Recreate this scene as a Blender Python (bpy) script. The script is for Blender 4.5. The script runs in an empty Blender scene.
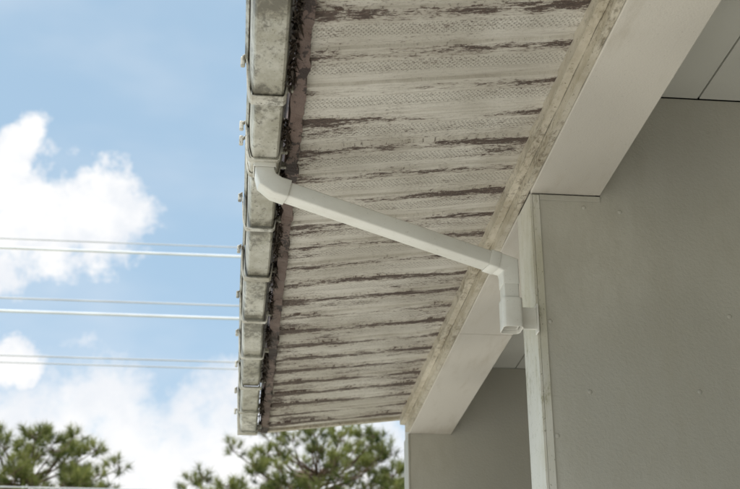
import bpy, bmesh, math, random
from mathutils import Vector, Matrix, noise as mnoise
random.seed(7)
C=1.3
scene=bpy.context.scene
scene.view_settings.view_transform='Standard'
scene.view_settings.look='None'
scene.view_settings.exposure=0

# ---------------- helpers ----------------
class NT:
    def __init__(s,nt): s.nt=nt
    def n(s,t,**k):
        x=s.nt.nodes.new(t)
        for a,b in k.items(): setattr(x,a,b)
        return x
    def setin(s,sock,v):
        if isinstance(v,bpy.types.NodeSocket): s.nt.links.new(v,sock)
        elif v is not None:
            try: sock.default_value=v
            except Exception: sock.default_value=tuple(v)
    def m(s,op,a,b=None,c=None,clamp=False):
        x=s.n('ShaderNodeMath',operation=op); x.use_clamp=clamp
        s.setin(x.inputs[0],a)
        if b is not None: s.setin(x.inputs[1],b)
        if c is not None: s.setin(x.inputs[2],c)
        return x.outputs[0]
    def mr(s,v,a,b,c=0.0,d=1.0,smooth=True):
        x=s.n('ShaderNodeMapRange')
        if smooth: x.interpolation_type='SMOOTHSTEP'
        s.setin(x.inputs[0],v); 
        for i,q in enumerate((a,b,c,d)): s.setin(x.inputs[i+1],q)
        return x.outputs[0]
    def noise(s,vec,scale,detail=4,rough=.55,dist=0.,out='Fac'):
        x=s.n('ShaderNodeTexNoise')
        s.setin(x.inputs['Vector'],vec); x.inputs['Scale'].default_value=scale
        x.inputs['Detail'].default_value=detail; x.inputs['Roughness'].default_value=rough
        x.inputs['Distortion'].default_value=dist
        return x.outputs[out]
    def map(s,vec,scale=(1,1,1),loc=(0,0,0)):
        x=s.n('ShaderNodeMapping'); s.setin(x.inputs['Vector'],vec)
        x.inputs['Scale'].default_value=scale; x.inputs['Location'].default_value=loc
        return x.outputs[0]
    def mix(s,f,a,b,bt='MIX'):
        x=s.n('ShaderNodeMix',data_type='RGBA',blend_type=bt)
        s.setin(x.inputs[0],f)
        for i,v in ((6,a),(7,b)):
            if isinstance(v,(tuple,list)) and len(v)==3: v=(*v,1)
            s.setin(x.inputs[i],v)
        return x.outputs[2]
    def bump(s,h,strength=1.,dist=.001,normal=None):
        x=s.n('ShaderNodeBump'); s.setin(x.inputs['Height'],h)
        x.inputs['Strength'].default_value=strength; x.inputs['Distance'].default_value=dist
        if normal is not None: s.setin(x.inputs['Normal'],normal)
        return x.outputs[0]
def newmat(name):
    m=bpy.data.materials.new(name); m.use_nodes=True
    b=m.node_tree.nodes['Principled BSDF']
    t=NT(m.node_tree); tc=t.n('ShaderNodeTexCoord')
    return m,t,b,tc.outputs['Object']

def dirty(name,base,dirt,amount=.5,peel=0.,peelcol=(.1,.06,.045),stretch=(1,1,1),rough=.6,grain=400,gbump=.0004,lich=0.,spec=.3,lichcol=(.10,.085,.055),lsc=(55,9),joint=0.,soft=0.,spots=True):
    m,t,b,co=newmat(name)
    v=t.map(co,stretch)
    n1=t.noise(v,6,4,.6); n2=t.noise(v,38,4,.65)
    base2=tuple(c*.84 for c in base)
    c=t.mix(t.mr(t.noise(co,2.3,1),.35,.65),base,base2)
    g=t.m('ADD',t.m('MULTIPLY',n1,.6),t.m('MULTIPLY',n2,.4))
    if joint>0:
        sx=t.n('ShaderNodeSeparateXYZ'); t.setin(sx.inputs[0],co)
        fr=t.m('FRACT',t.m('DIVIDE',t.m('SUBTRACT',sx.outputs[1],2.01),.301))
        q=t.m('MULTIPLY',t.m('ABSOLUTE',t.m('SUBTRACT',fr,.5)),2.)
        g=t.m('ADD',g,t.mr(q,.55,1.,0,joint))
    gm=t.mr(g,.60-.24*amount-soft,.76-.16*amount+soft)
    c=t.mix(t.m('MULTIPLY',gm,min(1,.35+amount*.5)),c,dirt)
    if amount>.3 and spots:
        sp=t.mr(t.noise(co,150,2,.7),.64,.72)
        c=t.mix(t.m('MULTIPLY',sp,min(1,.5*amount+lich)),c,(dirt[0]*.45,dirt[1]*.45,dirt[2]*.42))
    h=t.noise(co,grain,2,.6)
    if lich>0:
        ls=t.m('ADD',t.m('MULTIPLY',t.noise(v,lsc[0],5,.78),.6),t.m('MULTIPLY',t.noise(v,lsc[1],2),.4))
        if joint>0: ls=t.m('ADD',ls,t.mr(q,.6,1.,0,joint*.6))
        l=t.mr(ls,.56-.09*lich,.66-.05*lich)
        c=t.mix(t.m('MULTIPLY',l,.75),c,lichcol)
    if peel>0:
        p=t.m('ADD',t.m('MULTIPLY',t.noise(v,45,5,.7),.55),t.m('MULTIPLY',t.noise(v,7,3),.45))
        pm=t.mr(p,.66-.2*peel,.68-.2*peel)
        c=t.mix(pm,c,peelcol)
    t.setin(b.inputs['Base Color'],c); b.inputs['Roughness'].default_value=rough
    b.inputs['Specular IOR Level'].default_value=spec
    t.setin(b.inputs['Normal'],t.bump(h,1.,gbump))
    return m

def obj(name,verts,faces,mat,parent=None,smooth=False,bevel=0.):
    me=bpy.data.meshes.new(name); me.from_pydata([tuple(v) for v in verts],[],faces); me.update()
    o=bpy.data.objects.new(name,me); scene.collection.objects.link(o)
    if mat: me.materials.append(mat)
    if parent: o.parent=parent
    if smooth:
        for p in me.polygons: p.use_smooth=True
    if bevel>0:
        md=o.modifiers.new('bev','BEVEL'); md.width=bevel; md.segments=2; md.limit_method='ANGLE'
    return o
def recalc(o):
    bm=bmesh.new(); bm.from_mesh(o.data); bmesh.ops.recalc_face_normals(bm,faces=bm.faces); bm.to_mesh(o.data); bm.free(); return o
def boxdata(x0,x1,y0,y1,z0,z1):
    v=[(x,y,z+C) for z in (z0,z1) for y in (y0,y1) for x in (x0,x1)]
    f=[(0,2,3,1),(4,5,7,6),(0,1,5,4),(2,6,7,3),(0,4,6,2),(1,3,7,5)]
    return v,f
def box(name,x0,x1,y0,y1,z0,z1,mat,parent=None,bevel=.0015):
    v,f=boxdata(x0,x1,y0,y1,z0,z1); return obj(name,v,f,mat,parent,bevel=bevel)
def multibox(name,lst,mat,parent=None,bevel=.0015):
    V=[];F=[]
    for a in lst:
        v,f=boxdata(*a); k=len(V); V+=v; F+=[tuple(i+k for i in q) for q in f]
    return obj(name,V,F,mat,parent,bevel=bevel)
def prismY(name,poly,y0,y1,mat,parent,bevel=.001):
    n=len(poly); V=[(x,y0,z+C) for x,z in poly]+[(x,y1,z+C) for x,z in poly]
    F=[tuple(range(n)),tuple(range(2*n-1,n-1,-1))]+[(i,n+i,n+(i+1)%n,(i+1)%n) for i in range(n)]
    return recalc(obj(name,V,F,mat,parent,bevel=bevel))
def empty(name):
    e=bpy.data.objects.new(name,None); scene.collection.objects.link(e); return e

def roughboard(name,x0,x1,y0,y1,z0,z1,mat,parent,seg=.03,amp=.0015,freq=14):
    n=int((y1-y0)/seg); V=[];F=[]
    for i in range(n+1):
        y=y0+(y1-y0)*i/n
        def w(k): return amp*mnoise.noise(Vector((y*freq,k*7.3,0)))
        V+=[(x0+w(1),y,z0+w(2)+C),(x1+w(3),y,z0+w(4)+C),(x1+w(5),y,z1+C),(x0+w(6),y,z1+C)]
        if i<n:
            a=4*i
            for k in range(4): F.append((a+k,a+(k+1)%4,a+4+(k+1)%4,a+4+k))
    F.append((3,2,1,0)); a=4*n; F.append((a,a+1,a+2,a+3))
    return recalc(obj(name,V,F,mat,parent,bevel=0))

# ---------------- materials ----------------
P=.123; Y0=-4.0
def soffit_mat():
    m,t,b,co=newmat('peeling_soffit_paint')
    sx=t.n('ShaderNodeSeparateXYZ'); t.setin(sx.inputs[0],co); X,Y,Z=sx.outputs
    fr=t.m('FRACT',t.m('DIVIDE',t.m('SUBTRACT',Y,Y0),P))
    n2=t.noise(t.map(co,(2.3,7,0),(4,2,0)),1.5,3,.6)
    wob=t.m('MULTIPLY',t.m('SUBTRACT',n2,.5),.5)
    edge=t.m('SUBTRACT',1.,t.mr(t.m('ABSOLUTE',t.m('SUBTRACT',t.m('ADD',fr,wob),.16)),.0,.30))
    n1=t.noise(t.map(co,(15,60,0)),1.6,6,.76,.5)
    n1b=t.noise(t.map(co,(80,170,0),(3,7,0)),1.3,5,.74,.3)
    far=t.mr(Y,1.9,4.2,0,.045)
    topb=t.mr(Y,1.52,1.90,.03,0)
    outer=t.mr(X,.09,.24,.035,0); inner=t.mr(X,.40,.57,0,.03)
    s=t.m('ADD',t.m('MULTIPLY',n1,.40),t.m('MULTIPLY',n2,.40))
    s=t.m('ADD',s,t.m('MULTIPLY',n1b,.27))
    s=t.m('ADD',s,t.m('MULTIPLY',edge,.100))
    for q in (far,topb,outer,inner): s=t.m('ADD',s,q)
    peel=t.mr(s,.634,.650)
    halo=t.mr(s,.555,.65)
    base=t.mix(t.mr(t.noise(co,4,2),.38,.62),(.69,.655,.585),(.56,.525,.455))
    streak=t.mr(t.noise(t.map(co,(5,70,0)),1.5,5,.72),.44,.68)
    base=t.mix(t.m('MULTIPLY',streak,.48),base,(.37,.33,.27))
    base=t.mix(t.m('MULTIPLY',halo,.55),base,(.31,.265,.215))
    spk=t.mr(n1b,.57,.61)
    base=t.mix(t.m('MULTIPLY',spk,t.mr(n2,.42,.6,.16,.85)),base,(.14,.11,.09))
    row=t.m('SUBTRACT',1.,t.mr(t.m('ABSOLUTE',t.m('SUBTRACT',fr,.56)),.13,.20))
    wx=t.m('SINE',t.m('ADD',t.m('MULTIPLY',X,2*math.pi/.0085),t.m('MULTIPLY',n2,20)))
    wy=t.m('SINE',t.m('MULTIPLY',Y,2*math.pi/.013))
    dots=t.mr(t.m('MULTIPLY',wx,wy),.15,.6)
    dots=t.m('MULTIPLY',t.m('MULTIPLY',dots,row),t.mr(n1b,.38,.55))
    base=t.mix(t.m('MULTIPLY',dots,.38),base,(.21,.175,.14))
    brown=t.mix(t.mr(n1b,.35,.65),(.040,.028,.025),(.14,.10,.082))
    c=t.mix(t.m('MULTIPLY',peel,.95),base,brown)
    t.setin(b.inputs['Base Color'],c); b.inputs['Roughness'].default_value=.75
    b.inputs['Specular IOR Level'].default_value=.2
    h=t.m('SUBTRACT',t.m('MULTIPLY',n1b,1.5),t.m('MULTIPLY',dots,.9))
    t.setin(b.inputs['Normal'],t.bump(h,1.,.0016))
    return m
M_sof=soffit_mat()
M_beam=dirty('beam_paint',(.62,.58,.51),(.44,.39,.31),amount=.48,stretch=(1,.2,1),gbump=.0005,grain=250)
M_trim=dirty('weathered_trim_paint',(.61,.56,.46),(.34,.29,.20),amount=.8,peel=.15,peelcol=(.13,.09,.06),stretch=(1.4,.6,1.4),lich=.62,lsc=(75,7),lichcol=(.15,.12,.08))
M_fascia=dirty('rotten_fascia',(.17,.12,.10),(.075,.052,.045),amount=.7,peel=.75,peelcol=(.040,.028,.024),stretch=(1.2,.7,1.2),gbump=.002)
M_wall=dirty('wall_panel_paint',(.52,.50,.435),(.41,.385,.32),amount=.5,stretch=(1,1,.4),grain=170,gbump=.0010,rough=.5,soft=.05,spots=False)
M_wtrim=dirty('wall_trim_paint',(.68,.66,.59),(.46,.43,.29),amount=.55,peel=.0,stretch=(1,1,.4),lich=.30,lichcol=(.26,.24,.13),lsc=(45,5),soft=.04)
M_ceil=dirty('ceiling_panel_paint',(.64,.63,.57),(.50,.48,.41),amount=.2,grain=120)
M_gut=dirty('gutter_vinyl',(.60,.585,.515),(.31,.29,.22),amount=.95,stretch=(1,.6,1),lich=.9,rough=.5,gbump=.0003,lichcol=(.10,.09,.07),lsc=(60,8),joint=.12)
M_gut2=dirty('gutter_bracket_vinyl',(.64,.62,.55),(.30,.27,.20),amount=.85,lich=.7,rough=.45,gbump=.0002,lichcol=(.11,.10,.075))
M_pipe=dirty('downspout_vinyl',(.73,.715,.655),(.54,.50,.42),amount=.5,rough=.42,gbump=.0001,grain=80,spec=.35,stretch=(.6,1.2,1.2),soft=.06)
M_lit=dirty('leaf_litter',(.04,.028,.018),(.02,.014,.01),amount=.3)
M_roof=dirty('asphalt_shingle',(.16,.15,.14),(.08,.075,.07),amount=.3,grain=200,gbump=.003)
M_screw=dirty('screw_paint',(.50,.48,.42),(.3,.24,.18),amount=.3)
M_conc=dirty('concrete',(.62,.595,.54),(.48,.45,.39),amount=.3,grain=60,gbump=.002,rough=.9)
def ground_mat():
    m,t,b,co=newmat('grass_ground')
    c=t.mix(t.mr(t.noise(co,.6,3),.4,.6),(.14,.17,.06),(.36,.32,.21))
    t.setin(b.inputs['Base Color'],c); b.inputs['Roughness'].default_value=.95
    t.setin(b.inputs['Normal'],t.bump(t.noise(co,30,2),1,.03)); return m
M_ground=ground_mat()

# ---------------- ground ----------------
gz=0.0-C
R=600
obj('ground',[(-R,-R,0),(R,-R,0),(R,R,0),(-R,R,0)],[(0,1,2,3)],M_ground)
box('concrete_bounce_slab',-11,.45,-12,12,gz+.004,gz+.03,M_conc,bevel=.005)  # unseen pale slab added to bounce sunlight up under the eave

# ---------------- house ----------------
house=empty('house')
YE=4.45; YN=-4.0
def zs(x): return 1.194+.1228*x
V=[];F=[]
nx=16; xs=[.088+(.575-.088)*i/nx for i in range(nx+1)]
rows=[]; y=Y0
while y<YE-.001:
    bo=random.uniform(-.0012,.0012)
    for fy,dz in ((0,-.0056),(.03,-.0062),(.40,-.0032),(.42,-.0042),(.70,-.0030),(.72,-.0018),(.965,-.0002),(.985,-.0005)):
        yy=y+fy*P
        if yy<YE: rows.append((yy,dz+bo))
    y+=P
rows.append((YE,0))
for (yy,dz) in rows:
    for x in xs:
        V.append((x,yy,zs(x)+dz+.0026*mnoise.noise(Vector((x*5,yy*4,1)))+C))
n=nx+1
for j in range(len(rows)-1):
    for i in range(nx):
        a=j*n+i; F.append((a,a+n,a+n+1,a+1))
obj('soffit',V,F,M_sof,house)
V=[]
for (yy,dz0,dz1) in ((YE-.012,-.011,.0),(YE+.010,-.011,.0)):
    for x in (.086,.598):
        V+=[(x,yy,zs(x)+dz0+C),(x,yy,zs(x)+.2+C)]
F=[(0,2,3,1),(4,5,7,6),(0,4,6,2),(1,3,7,5),(0,1,5,4),(2,6,7,3)]
obj('rake_board',V,F,M_trim,house,bevel=.001)
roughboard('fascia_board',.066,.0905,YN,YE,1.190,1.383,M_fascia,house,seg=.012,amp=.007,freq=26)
roughboard('soffit_trim',.569,.5865,YN,YE-.013,1.230,1.32,M_trim,house,amp=.0016)
roughboard('beam_cover_board',.5875,.6005,YN,YE-.013,1.204,1.32,M_trim,house,amp=.0014)
bs=[(YN,.62),(.623,2.428),(2.552,3.35),(3.353,YE+.095)]
multibox('beam',[(.6015,.757,a,b,1.20,1.455) for a,b in bs]+[(.605,.75,2.42,2.56,1.203,1.455)],M_beam,house,bevel=.002)
def ceil(y0,y1):
    L=[]; xb=[.758,1.0065,1.0105,2.226,2.23,3.5]
    ys=[y0]; yy=y0+.0
    while yy+2.44<y1: yy+=2.44; ys.append(yy)
    ys.append(y1)
    for i in range(0,6,2):
        for j in range(len(ys)-1):
            L.append((xb[i],xb[i+1],ys[j]+(.003 if j else 0),ys[j+1],1.460,1.472))
    return L
multibox('porch_ceiling',ceil(YN+.1,2.43)+ceil(2.55,YE-.01),M_ceil,house)
prismY('partition_wall',[(.606,gz+.14),(3.5,gz+.14),(3.5,1.4585),(.7585,1.4585),(.7585,1.1985),(.606,1.1985)],2.432,2.550,M_wall,house,bevel=.0004)
prismY('end_wall',[(.604,gz+.14),(3.5,gz+.14),(3.5,1.4585),(.7585,1.4585),(.7585,1.1995),(.604,1.1995)],YE-.010,YE+.10,M_wall,house,bevel=.0004)
box('rear_wall',3.502,3.62,YN,YE+.1,gz+.03,1.80,M_wall,house,.001)
box('near_end_wall',.604,3.5,YN-.02,YN+.1,gz+.141,1.198,M_wall,house,.001)
box('porch_floor',.46,3.5,YN,YE+.2,gz+.004,gz+.14,M_conc,house,.004)
multibox('wall_corner_trim',[(.5995,.6055,2.428,2.553,gz+.141,1.197),(.606,.621,2.428,2.4318,gz+.141,1.197)],M_wtrim,house,.0008)
multibox('wall_head_trim',[(.622,.757,2.4285,2.4318,1.186,1.1985)],M_wall,house,.0008)
multibox('end_wall_corner_trim',[(.598,.6035,YE-.013,YE+.10,gz+.141,1.197)],M_wall,house,.0008)
bm=bmesh.new()
for (x,z) in [(.72,1.172),(.629,.905),(.629,.66),(.703,.754),(.936,.761),(1.02,.93),(1.2,.76),(.80,1.165),(.84,.50),(1.25,1.17),(1.5,.76)]:
    mt=Matrix.Translation((x,2.4318,z+C))@Matrix.Scale(.4,4,(0,1,0))
    bmesh.ops.create_uvsphere(bm,u_segments=12,v_segments=8,radius=.0050,matrix=mt)
me=bpy.data.meshes.new('wall_screws'); bm.to_mesh(me); bm.free(); me.materials.append(M_screw)
for p in me.polygons: p.use_smooth=True
o=bpy.data.objects.new('wall_screws',me); scene.collection.objects.link(o); o.parent=house
def zr(x): return 1.385+.1228*x
V=[]
for yy in (YN-.03,YE+.03):
    for x in (.03,7.2):
        V+=[(x,yy,zr(x)+C),(x,yy,zr(x)+.05+C)]
F=[(0,2,3,1),(4,5,7,6),(0,4,6,2),(1,3,7,5),(0,1,5,4),(2,6,7,3)]
obj('roof',V,F,M_roof,house,bevel=.003)
for nm,yy in (('gable_end_far',YE-.006),('gable_end_near',YN+.02)):
    prismY(nm,[(.76,1.475),(3.5,1.475),(3.5,zr(3.5)-.001),(.76,zr(.76)-.001)],yy,yy+.09,M_wall,house)

# ---------------- gutter ----------------
gut=empty('rain_gutter')
GX=.006
def sweepY(name,prof,y0,y1,mat,parent,th=.002,seg=.1,amp=.0):
    n=max(1,int((y1-y0)/seg)); V=[];F=[];m=len(prof)
    for i in range(n+1):
        y=y0+(y1-y0)*i/n
        dx=amp*mnoise.noise(Vector((y*1.7,3,0))); dz=amp*mnoise.noise(Vector((y*1.3,9,0)))
        for (x,z) in prof: V.append((x+dx+GX,y,z+dz+C))
    for i in range(n):
        for k in range(m-1):
            a=i*m+k; F.append((a,a+1,a+m+1,a+m))
    o=obj(name,V,F,mat,parent)
    md=o.modifiers.new('sol','SOLIDIFY'); md.thickness=th; md.offset=0
    md=o.modifiers.new('bev','BEVEL'); md.width=.0008; md.segments=2; md.limit_method='ANGLE'
    return o
GB=1.168
prof=[(-.026,GB+.070),(-.031,GB+.078),(-.024,GB+.084),(-.022,GB+.066),(-.019,GB+.022),(-.014,GB+.003),(-.011,GB),(.037,GB),(.041,GB+.004),(.045,GB+.03),(.048,GB+.095)]
sweepY('trough_near',prof,YN,2.02,M_gut,gut,amp=.003)
pr2=[(x*.92+.002,z+.004) for x,z in prof]
for i,(a,b) in enumerate([(2.02,2.90),(2.902,3.82),(3.822,4.40)]):
    sweepY('trough_length_%d'%i,[(x+(.0012,-.001,.0008)[i],z+(0,.0015,-.001)[i]) for x,z in pr2],a,b,M_gut,gut,amp=.003)
multibox('end_cap',[(-.024+GX,.046+GX,4.401,4.406,GB+.001,GB+.08)],M_gut2,gut)
def grow(prof,d):
    cx=.014; return [(x+(d if x>cx else -d), z-d if z<GB+.03 else z) for x,z in prof]
bands=[(2.02,.034,.0045),(2.265,.012,.003),(2.33,.012,.003),(2.60,.014,.005),(2.90,.026,.005),(3.21,.014,.005),(3.52,.014,.005),(3.82,.026,.005),(4.10,.014,.005),(4.36,.018,.005),(1.35,.012,.0035),(1.0,.012,.0035)]
for i,(yb,w,d) in enumerate(bands):
    jit=random.uniform(-.0012,.0012); jw=random.uniform(.9,1.2)
    sweepY('hanger_%d'%i,[(x+jit,z) for x,z in grow(prof[1:],d)],yb-w*jw/2,yb+w*jw/2,M_gut2,gut,th=.003)
    box('clip_%d'%i,-.0385+GX,-.030+GX,yb-.005,yb+.005,GB+.064+jit,GB+.084+jit*2,M_gut2,gut,.0025)
    box('strap_%d'%i,.044+GX,.0665,yb-.005,yb+.005,GB+.016,GB+.0285,M_gut,gut,.001)
sweepY('outlet_sleeve',grow(pr2[3:],.0025),2.262,2.335,M_gut2,gut,th=.003)
V=[];F=[]
def tri(p,d,w):
    d=Vector(d); s=d.cross(Vector((random.uniform(-1,1),random.uniform(-1,1),random.uniform(-1,1))))
    s.normalize(); s*=w; k=len(V)
    V.extend([Vector(p)-s,Vector(p)+s,Vector(p)+d]); F.append((k,k+1,k+2))
for i in range(4600):
    y=random.uniform(.8,4.4)
    if mnoise.noise(Vector((y*5,0,5)))<-.08: continue
    p=(random.uniform(.056,.068),y,GB+random.uniform(.012,.05)+C)
    d=(random.uniform(-.012,.012),random.uniform(-.03,.03),random.uniform(-.016,.006))
    tri(p,d,random.uniform(.001,.0045))
obj('leaf_litter',V,F,M_lit,gut)

# ---------------- downspout ----------------
ds=empty('downspout')
def tube(name,pts,w,h,mat,parent,side=Vector((0,1,0)),r=.006):
    pts=[Vector((p[0],p[1],p[2]+C)) for p in pts]
    sec=[]
    for cx,cy,a0 in ((w/2-r,h/2-r,0),(-w/2+r,h/2-r,90),(-w/2+r,-h/2+r,180),(w/2-r,-h/2+r,270)):
        for k in range(4):
            a=math.radians(a0+30*k); sec.append((cx+r*math.cos(a),cy+r*math.sin(a)))
    m=len(sec); V=[];F=[]
    for i,p in enumerate(pts):
        d1=(pts[i]-pts[i-1]).normalized() if i>0 else None
        d2=(pts[i+1]-pts[i]).normalized() if i<len(pts)-1 else None
        if d1 is None: t=d2; sc=1
        elif d2 is None: t=d1; sc=1
        else:
            t=(d1+d2).normalized(); sc=1/max(.5,t.dot(d1))
        s=(side-t*side.dot(t)).normalized(); u=t.cross(s).normalized()
        for a,b in sec: V.append(p+u*a*sc+s*b)
    for i in range(len(pts)-1):
        for k in range(m):
            a=i*m+k; b=i*m+(k+1)%m; F.append((a,b,b+m,a+m))
    o=obj(name,V,F,mat,parent)
    for pl in o.data.polygons: pl.use_smooth=True
    recalc(o)
    md=o.modifiers.new('sol','SOLIDIFY'); md.thickness=.0022; md.offset=-1
    md=o.modifiers.new('bev','BEVEL'); md.width=.0006; md.segments=2; md.limit_method='ANGLE'; md.angle_limit=math.radians(24)
    return o
W=.0325;D=.041
A0=Vector((.022,2.295,1.168)); A1=Vector((.026,2.297,1.126)); B1=Vector((.532,2.400,1.012))
dab=(B1-A1).normalized()
tube('outlet_elbow',[A0,(.022,2.295,1.150),(.027,2.2965,1.134),A1+dab*.020,A1+dab*.045],W+.007,D+.007,M_pipe,ds,r=.004)
tube('outlet_collar',[(.022,2.295,1.170),(.022,2.295,1.155)],W+.014,D+.014,M_pipe,ds,r=.004)
tube('diagonal_pipe',[A1+dab*.030,B1-dab*.020],W,D,M_pipe,ds,r=.0035)
tube('elbow_collar',[B1-dab*.042,B1-dab*.020],W+.005,D+.005,M_pipe,ds,r=.004)
tube('lower_elbow',[B1-dab*.022,B1+dab*.006,(.539,2.402,B1.z-.022),(.539,2.402,B1.z-.045)],W+.003,D+.003,M_pipe,ds,r=.004)
tube('vertical_pipe',[(.539,2.402,B1.z-.035),(.539,2.402,.880)],W,D,M_pipe,ds,r=.0035)
tube('pipe_coupling',[(.540,2.402,.936),(.540,2.402,.930),(.540,2.402,.882),(.540,2.402,.872)],W+.010,D+.009,M_pipe,ds,r=.010)
multibox('pipe_bracket',[(.562,.5985,2.414,2.420,.880,.928),(.5955,.5990,2.405,2.43,.872,.934)],M_pipe,ds,.0015)

# ---------------- power lines & poles ----------------
M_wire=dirty('bright_wire',(.9,.9,.9),(.8,.8,.8),amount=.1)
M_wire2=dirty('weathered_wire',(.62,.62,.62),(.5,.5,.5),amount=.1)
M_pole=dirty('pole_wood',(.20,.15,.11),(.1,.075,.055),amount=.6,stretch=(3,3,.2),gbump=.004,grain=60)
def cyl(V,F,p0,p1,r0,r1,n=8):
    p0=Vector(p0);p1=Vector(p1);d=(p1-p0).normalized()
    a=d.orthogonal().normalized();b=d.cross(a);k=len(V)
    for p,r in ((p0,r0),(p1,r1)):
        for i in range(n):
            q=2*math.pi*i/n; V.append(p+a*math.cos(q)*r+b*math.sin(q)*r)
    for i in range(n): F.append((k+i,k+(i+1)%n,k+n+(i+1)%n,k+n+i))
    F.append(tuple(k+n-1-i for i in range(n))); F.append(tuple(k+n+i for i in range(n)))
LY=14.
lines=[(.4300,.0075,M_wire2),(.4215,.0150,M_wire),(.3765,.0100,M_wire2),(.3650,.0160,M_wire),(.3268,.0085,M_wire2),(.3209,.0075,M_wire2),(.2195,.0085,M_wire2)]
XL,XR=-16.,19.
for zy,r,mt in lines:
    V=[];F=[];zm=zy*LY+C;N=60
    for i in range(N+1):
        x=XL+(XR-XL)*i/N; z=zm+.0006*((x+1.5)**2)
        k=len(V)
        for q in range(6):
            a=q*math.pi/3; V.append((x,LY+math.cos(a)*r,z+math.sin(a)*r))
        if i:
            for q in range(6): F.append((k-6+q,k-6+(q+1)%6,k+(q+1)%6,k+q))
    obj('power_line',V,F,mt,smooth=True)
for x in (XL,XR):
    V=[];F=[]
    cyl(V,F,(x,LY+.22,0),(x,LY+.22,8.4),.16,.11,14)
    for zy,r,mt in lines:
        z=zy*LY+C+.0006*((x+1.5)**2)
        cyl(V,F,(x,LY+.22,z),(x,LY+.03,z),.02,.02)
        cyl(V,F,(x,LY,z-.06),(x,LY,z+.06),.035,.035)
    obj('utility_pole',V,F,M_pole)

# ---------------- pine trees ----------------
def needle_mat():
    m,t,b,co=newmat('pine_needles')
    at=t.n('ShaderNodeAttribute',attribute_name='tint')
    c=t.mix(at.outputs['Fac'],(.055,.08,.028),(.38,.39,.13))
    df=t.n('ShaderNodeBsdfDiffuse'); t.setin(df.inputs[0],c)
    tr=t.n('ShaderNodeBsdfTranslucent'); t.setin(tr.inputs[0],c)
    mx=t.n('ShaderNodeMixShader'); mx.inputs[0].default_value=.38
    t.nt.links.new(df.outputs[0],mx.inputs[1]); t.nt.links.new(tr.outputs[0],mx.inputs[2])
    t.nt.links.new(mx.outputs[0],t.nt.nodes['Material Output'].inputs[0])
    return m
M_needle=needle_mat()
M_bark=dirty('pine_bark',(.17,.115,.08),(.07,.05,.04),amount=.3,stretch=(2,2,.5),gbump=.01,grain=30)
def pine(loc,H,crownR,crownH,nclump,seed,sep=.46):
    rnd=random.Random(seed); root=empty('pine_tree'); root.location=loc
    V=[];F=[]
    pts=[Vector((.15*math.sin(z*.5+seed),.12*math.cos(z*.4),z)) for z in [H*.93*i/8 for i in range(9)]]
    for i in range(8): cyl(V,F,pts[i],pts[i+1],.17*(1-i/9.),.17*(1-(i+1)/9.),10)
    NV=[];NF=[];tint=[]
    cz=H-crownH/2
    cl=[];tries=0
    while len(cl)<nclump and tries<12000:
        tries+=1
        th=rnd.uniform(0,6.283); ph=math.acos(rnd.uniform(-1,1)); r=rnd.uniform(.30,1.)**.5
        wob=1+.35*mnoise.noise(Vector((math.cos(th)*1.8,math.sin(th)*1.8,ph*1.5+seed)))
        p=Vector((crownR*r*wob*math.sin(ph)*math.cos(th),crownR*r*wob*math.sin(ph)*math.sin(th),cz+crownH/2*r*wob*math.cos(ph)))
        if min([(p-q).length for q in cl]+[9])<sep: continue
        cl.append(p)
    for p in cl:
        zt=max(H*.35,min(p.z-.35*math.hypot(p.x,p.y)-.1,H*.88)); f=zt/(H*.93)*8; i=min(7,int(f)); t0=pts[i].lerp(pts[i+1],f-i)
        mid=t0.lerp(p,.55)+Vector((rnd.uniform(-.15,.15),rnd.uniform(-.15,.15),-.12))
        cyl(V,F,t0,mid,.032,.02,6); cyl(V,F,mid,p,.02,.008,6)
        ct=rnd.uniform(0,.35)
        for k in range(rnd.randint(6,9)):
            o=Vector((rnd.gauss(0,1),rnd.gauss(0,1),rnd.gauss(0,.6)+.35)).normalized()*rnd.uniform(.12,.34)
            q=p+o; ax=(o.normalized()*.8+Vector((0,0,.75))).normalized()
            cyl(V,F,p,q+ax*.08,.009,.005,4)
            sh=rnd.uniform(-.1,.15)
            for j in range(56):
                d=(ax*.75+Vector((rnd.gauss(0,1),rnd.gauss(0,1),rnd.gauss(0,1))).normalized()*.85).normalized()
                L=rnd.uniform(.17,.27); s=d.orthogonal().normalized()
                s=(s*math.cos(j)+d.cross(s)*math.sin(j))*.0065
                b0=q+ax*rnd.uniform(-.10,.08)
                kk=len(NV); NV.extend([b0-s,b0+s,b0+d*L]); NF.append((kk,kk+1,kk+2))
                tint.append(min(1,max(0,ct+sh+.45*max(0,d.z)+.25*(o.z/.3))))  # random green variation plus painted-in top light: upward needles paler, undersides darker
    obj('trunk_and_limbs',V,F,M_bark,root,smooth=True)
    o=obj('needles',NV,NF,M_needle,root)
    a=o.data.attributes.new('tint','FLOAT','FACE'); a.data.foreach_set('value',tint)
    return root
pine((-5.15,30,0),9.15,2.9,3.9,190,3)
pine((2.0,31,0),9.70,2.9,4.2,200,12,.42)
pine((-12.5,36,0),9.5,2.7,4.0,60,21)

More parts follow.
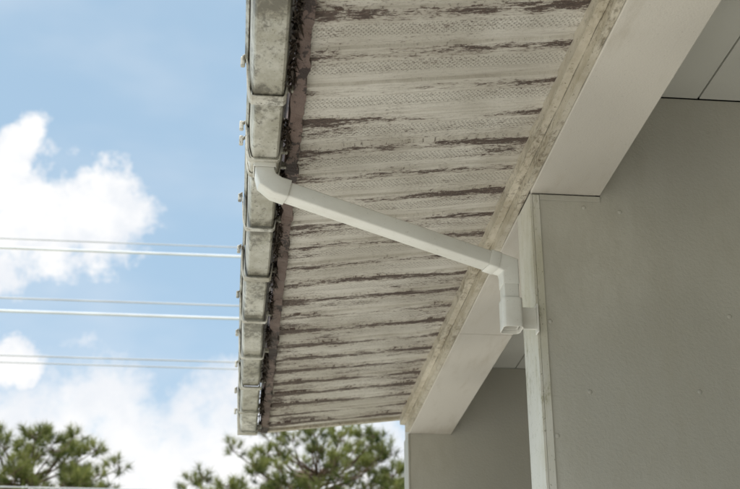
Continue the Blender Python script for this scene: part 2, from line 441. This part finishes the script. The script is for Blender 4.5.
# ---------------- sky ----------------
w=bpy.data.worlds.new('sky'); scene.world=w; w.use_nodes=True
t=NT(w.node_tree); bg=w.node_tree.nodes['Background']
sun_el=63; sund=Vector((-.55,-.30)).normalized()
sky=t.n('ShaderNodeTexSky',sky_type='NISHITA'); sky.sun_disc=False
sky.sun_elevation=math.radians(sun_el); sky.sun_rotation=math.atan2(sund.x,sund.y)
sky.air_density=1.0; sky.dust_density=1.0; sky.ozone_density=1.0
tc=t.n('ShaderNodeTexCoord'); dirv=tc.outputs['Generated']
wc=t.noise(dirv,13,5,.62,0,'Color')
sub=t.n('ShaderNodeVectorMath',operation='SUBTRACT'); t.setin(sub.inputs[0],wc); sub.inputs[1].default_value=(.5,.5,.5)
scl=t.n('ShaderNodeVectorMath',operation='MULTIPLY'); t.setin(scl.inputs[0],sub.outputs[0]); scl.inputs[1].default_value=(.13,.13,.13)
wv=t.n('ShaderNodeVectorMath',operation='ADD'); t.setin(wv.inputs[0],dirv); t.setin(wv.inputs[1],scl.outputs[0])
sx=t.n('ShaderNodeSeparateXYZ'); t.setin(sx.inputs[0],wv.outputs[0])
az=t.m('MULTIPLY',t.m('ARCTAN2',sx.outputs[0],sx.outputs[1]),180/math.pi)
el=t.m('MULTIPLY',t.m('ARCSINE',sx.outputs[2]),180/math.pi)
blobs=[(-10.6,23.6,4.2,3.0),(-7.5,23.7,2.7,2.4),(-12.2,25.8,2.4,2.4),(-9.0,10.8,14,7.6),(2.0,11.4,10,7.2),(-11.4,18.1,2.3,1.6),(-34,25,12,6),(30,24,14,6),(120,26,40,9),(-120,30,30,9)]
acc=None
for a0,e0,ra,re in blobs:
    d=t.m('SQRT',t.m('ADD',t.m('POWER',t.m('DIVIDE',t.m('SUBTRACT',az,a0),ra),2.),t.m('POWER',t.m('DIVIDE',t.m('SUBTRACT',el,e0),re),2.)))
    v=t.m('SUBTRACT',1.,d)
    acc=v if acc is None else t.m('MAXIMUM',acc,v)
nz=t.noise(dirv,26,6,.6,.2)
f=t.m('ADD',acc,t.m('MULTIPLY',t.m('SUBTRACT',nz,.5),1.0))
mask=t.mr(f,-.12,.40)
wisp=t.mr(t.noise(t.map(dirv,(1,1,2.2)),4,4,.55),.36,.70,.10,.40)
mask=t.m('MAXIMUM',mask,wisp)
inner=t.mr(t.m('ADD',acc,t.m('MULTIPLY',t.m('SUBTRACT',nz,.5),-2.0)),.0,.8)
cloudc=t.mix(inner,(5.9,6.1,6.4),(6.9,6.9,6.9))
pale=t.mix(.48,sky.outputs[0],(3.5,5.4,6.7))
col=t.mix(mask,pale,cloudc)
t.setin(bg.inputs[0],col); bg.inputs[1].default_value=.15

sl=bpy.data.lights.new('sun','SUN'); sl.energy=5; sl.angle=math.radians(.5); sl.color=(1,.97,.92)
so=bpy.data.objects.new('sun',sl); scene.collection.objects.link(so)
ce=math.cos(math.radians(sun_el))
sd=Vector((sund.x*ce,sund.y*ce,math.sin(math.radians(sun_el))))
so.rotation_euler=(-sd).to_track_quat('-Z','Y').to_euler(); so.location=sd*20

# ---------------- camera ----------------
psi=math.radians(6.0);p=math.radians(23.52);rho=math.radians(.15)
fw=Vector((math.sin(psi)*math.cos(p),math.cos(psi)*math.cos(p),math.sin(p)))
rt=Vector((math.cos(psi),-math.sin(psi),0)); up=rt.cross(fw)
r2=rt*math.cos(rho)-up*math.sin(rho); u2=r2.cross(fw)
cd=bpy.data.cameras.new('camera'); cam=bpy.data.objects.new('camera',cd); scene.collection.objects.link(cam)
cam.matrix_world=Matrix(((r2.x,u2.x,-fw.x,-.005),(r2.y,u2.y,-fw.y,0),(r2.z,u2.z,-fw.z,C),(0,0,0,1)))
cd.lens=61.4; cd.sensor_width=36; cd.clip_start=.05; cd.clip_end=3000
cd.dof.use_dof=True; cd.dof.focus_distance=2.65; cd.dof.aperture_fstop=9
scene.camera=cam
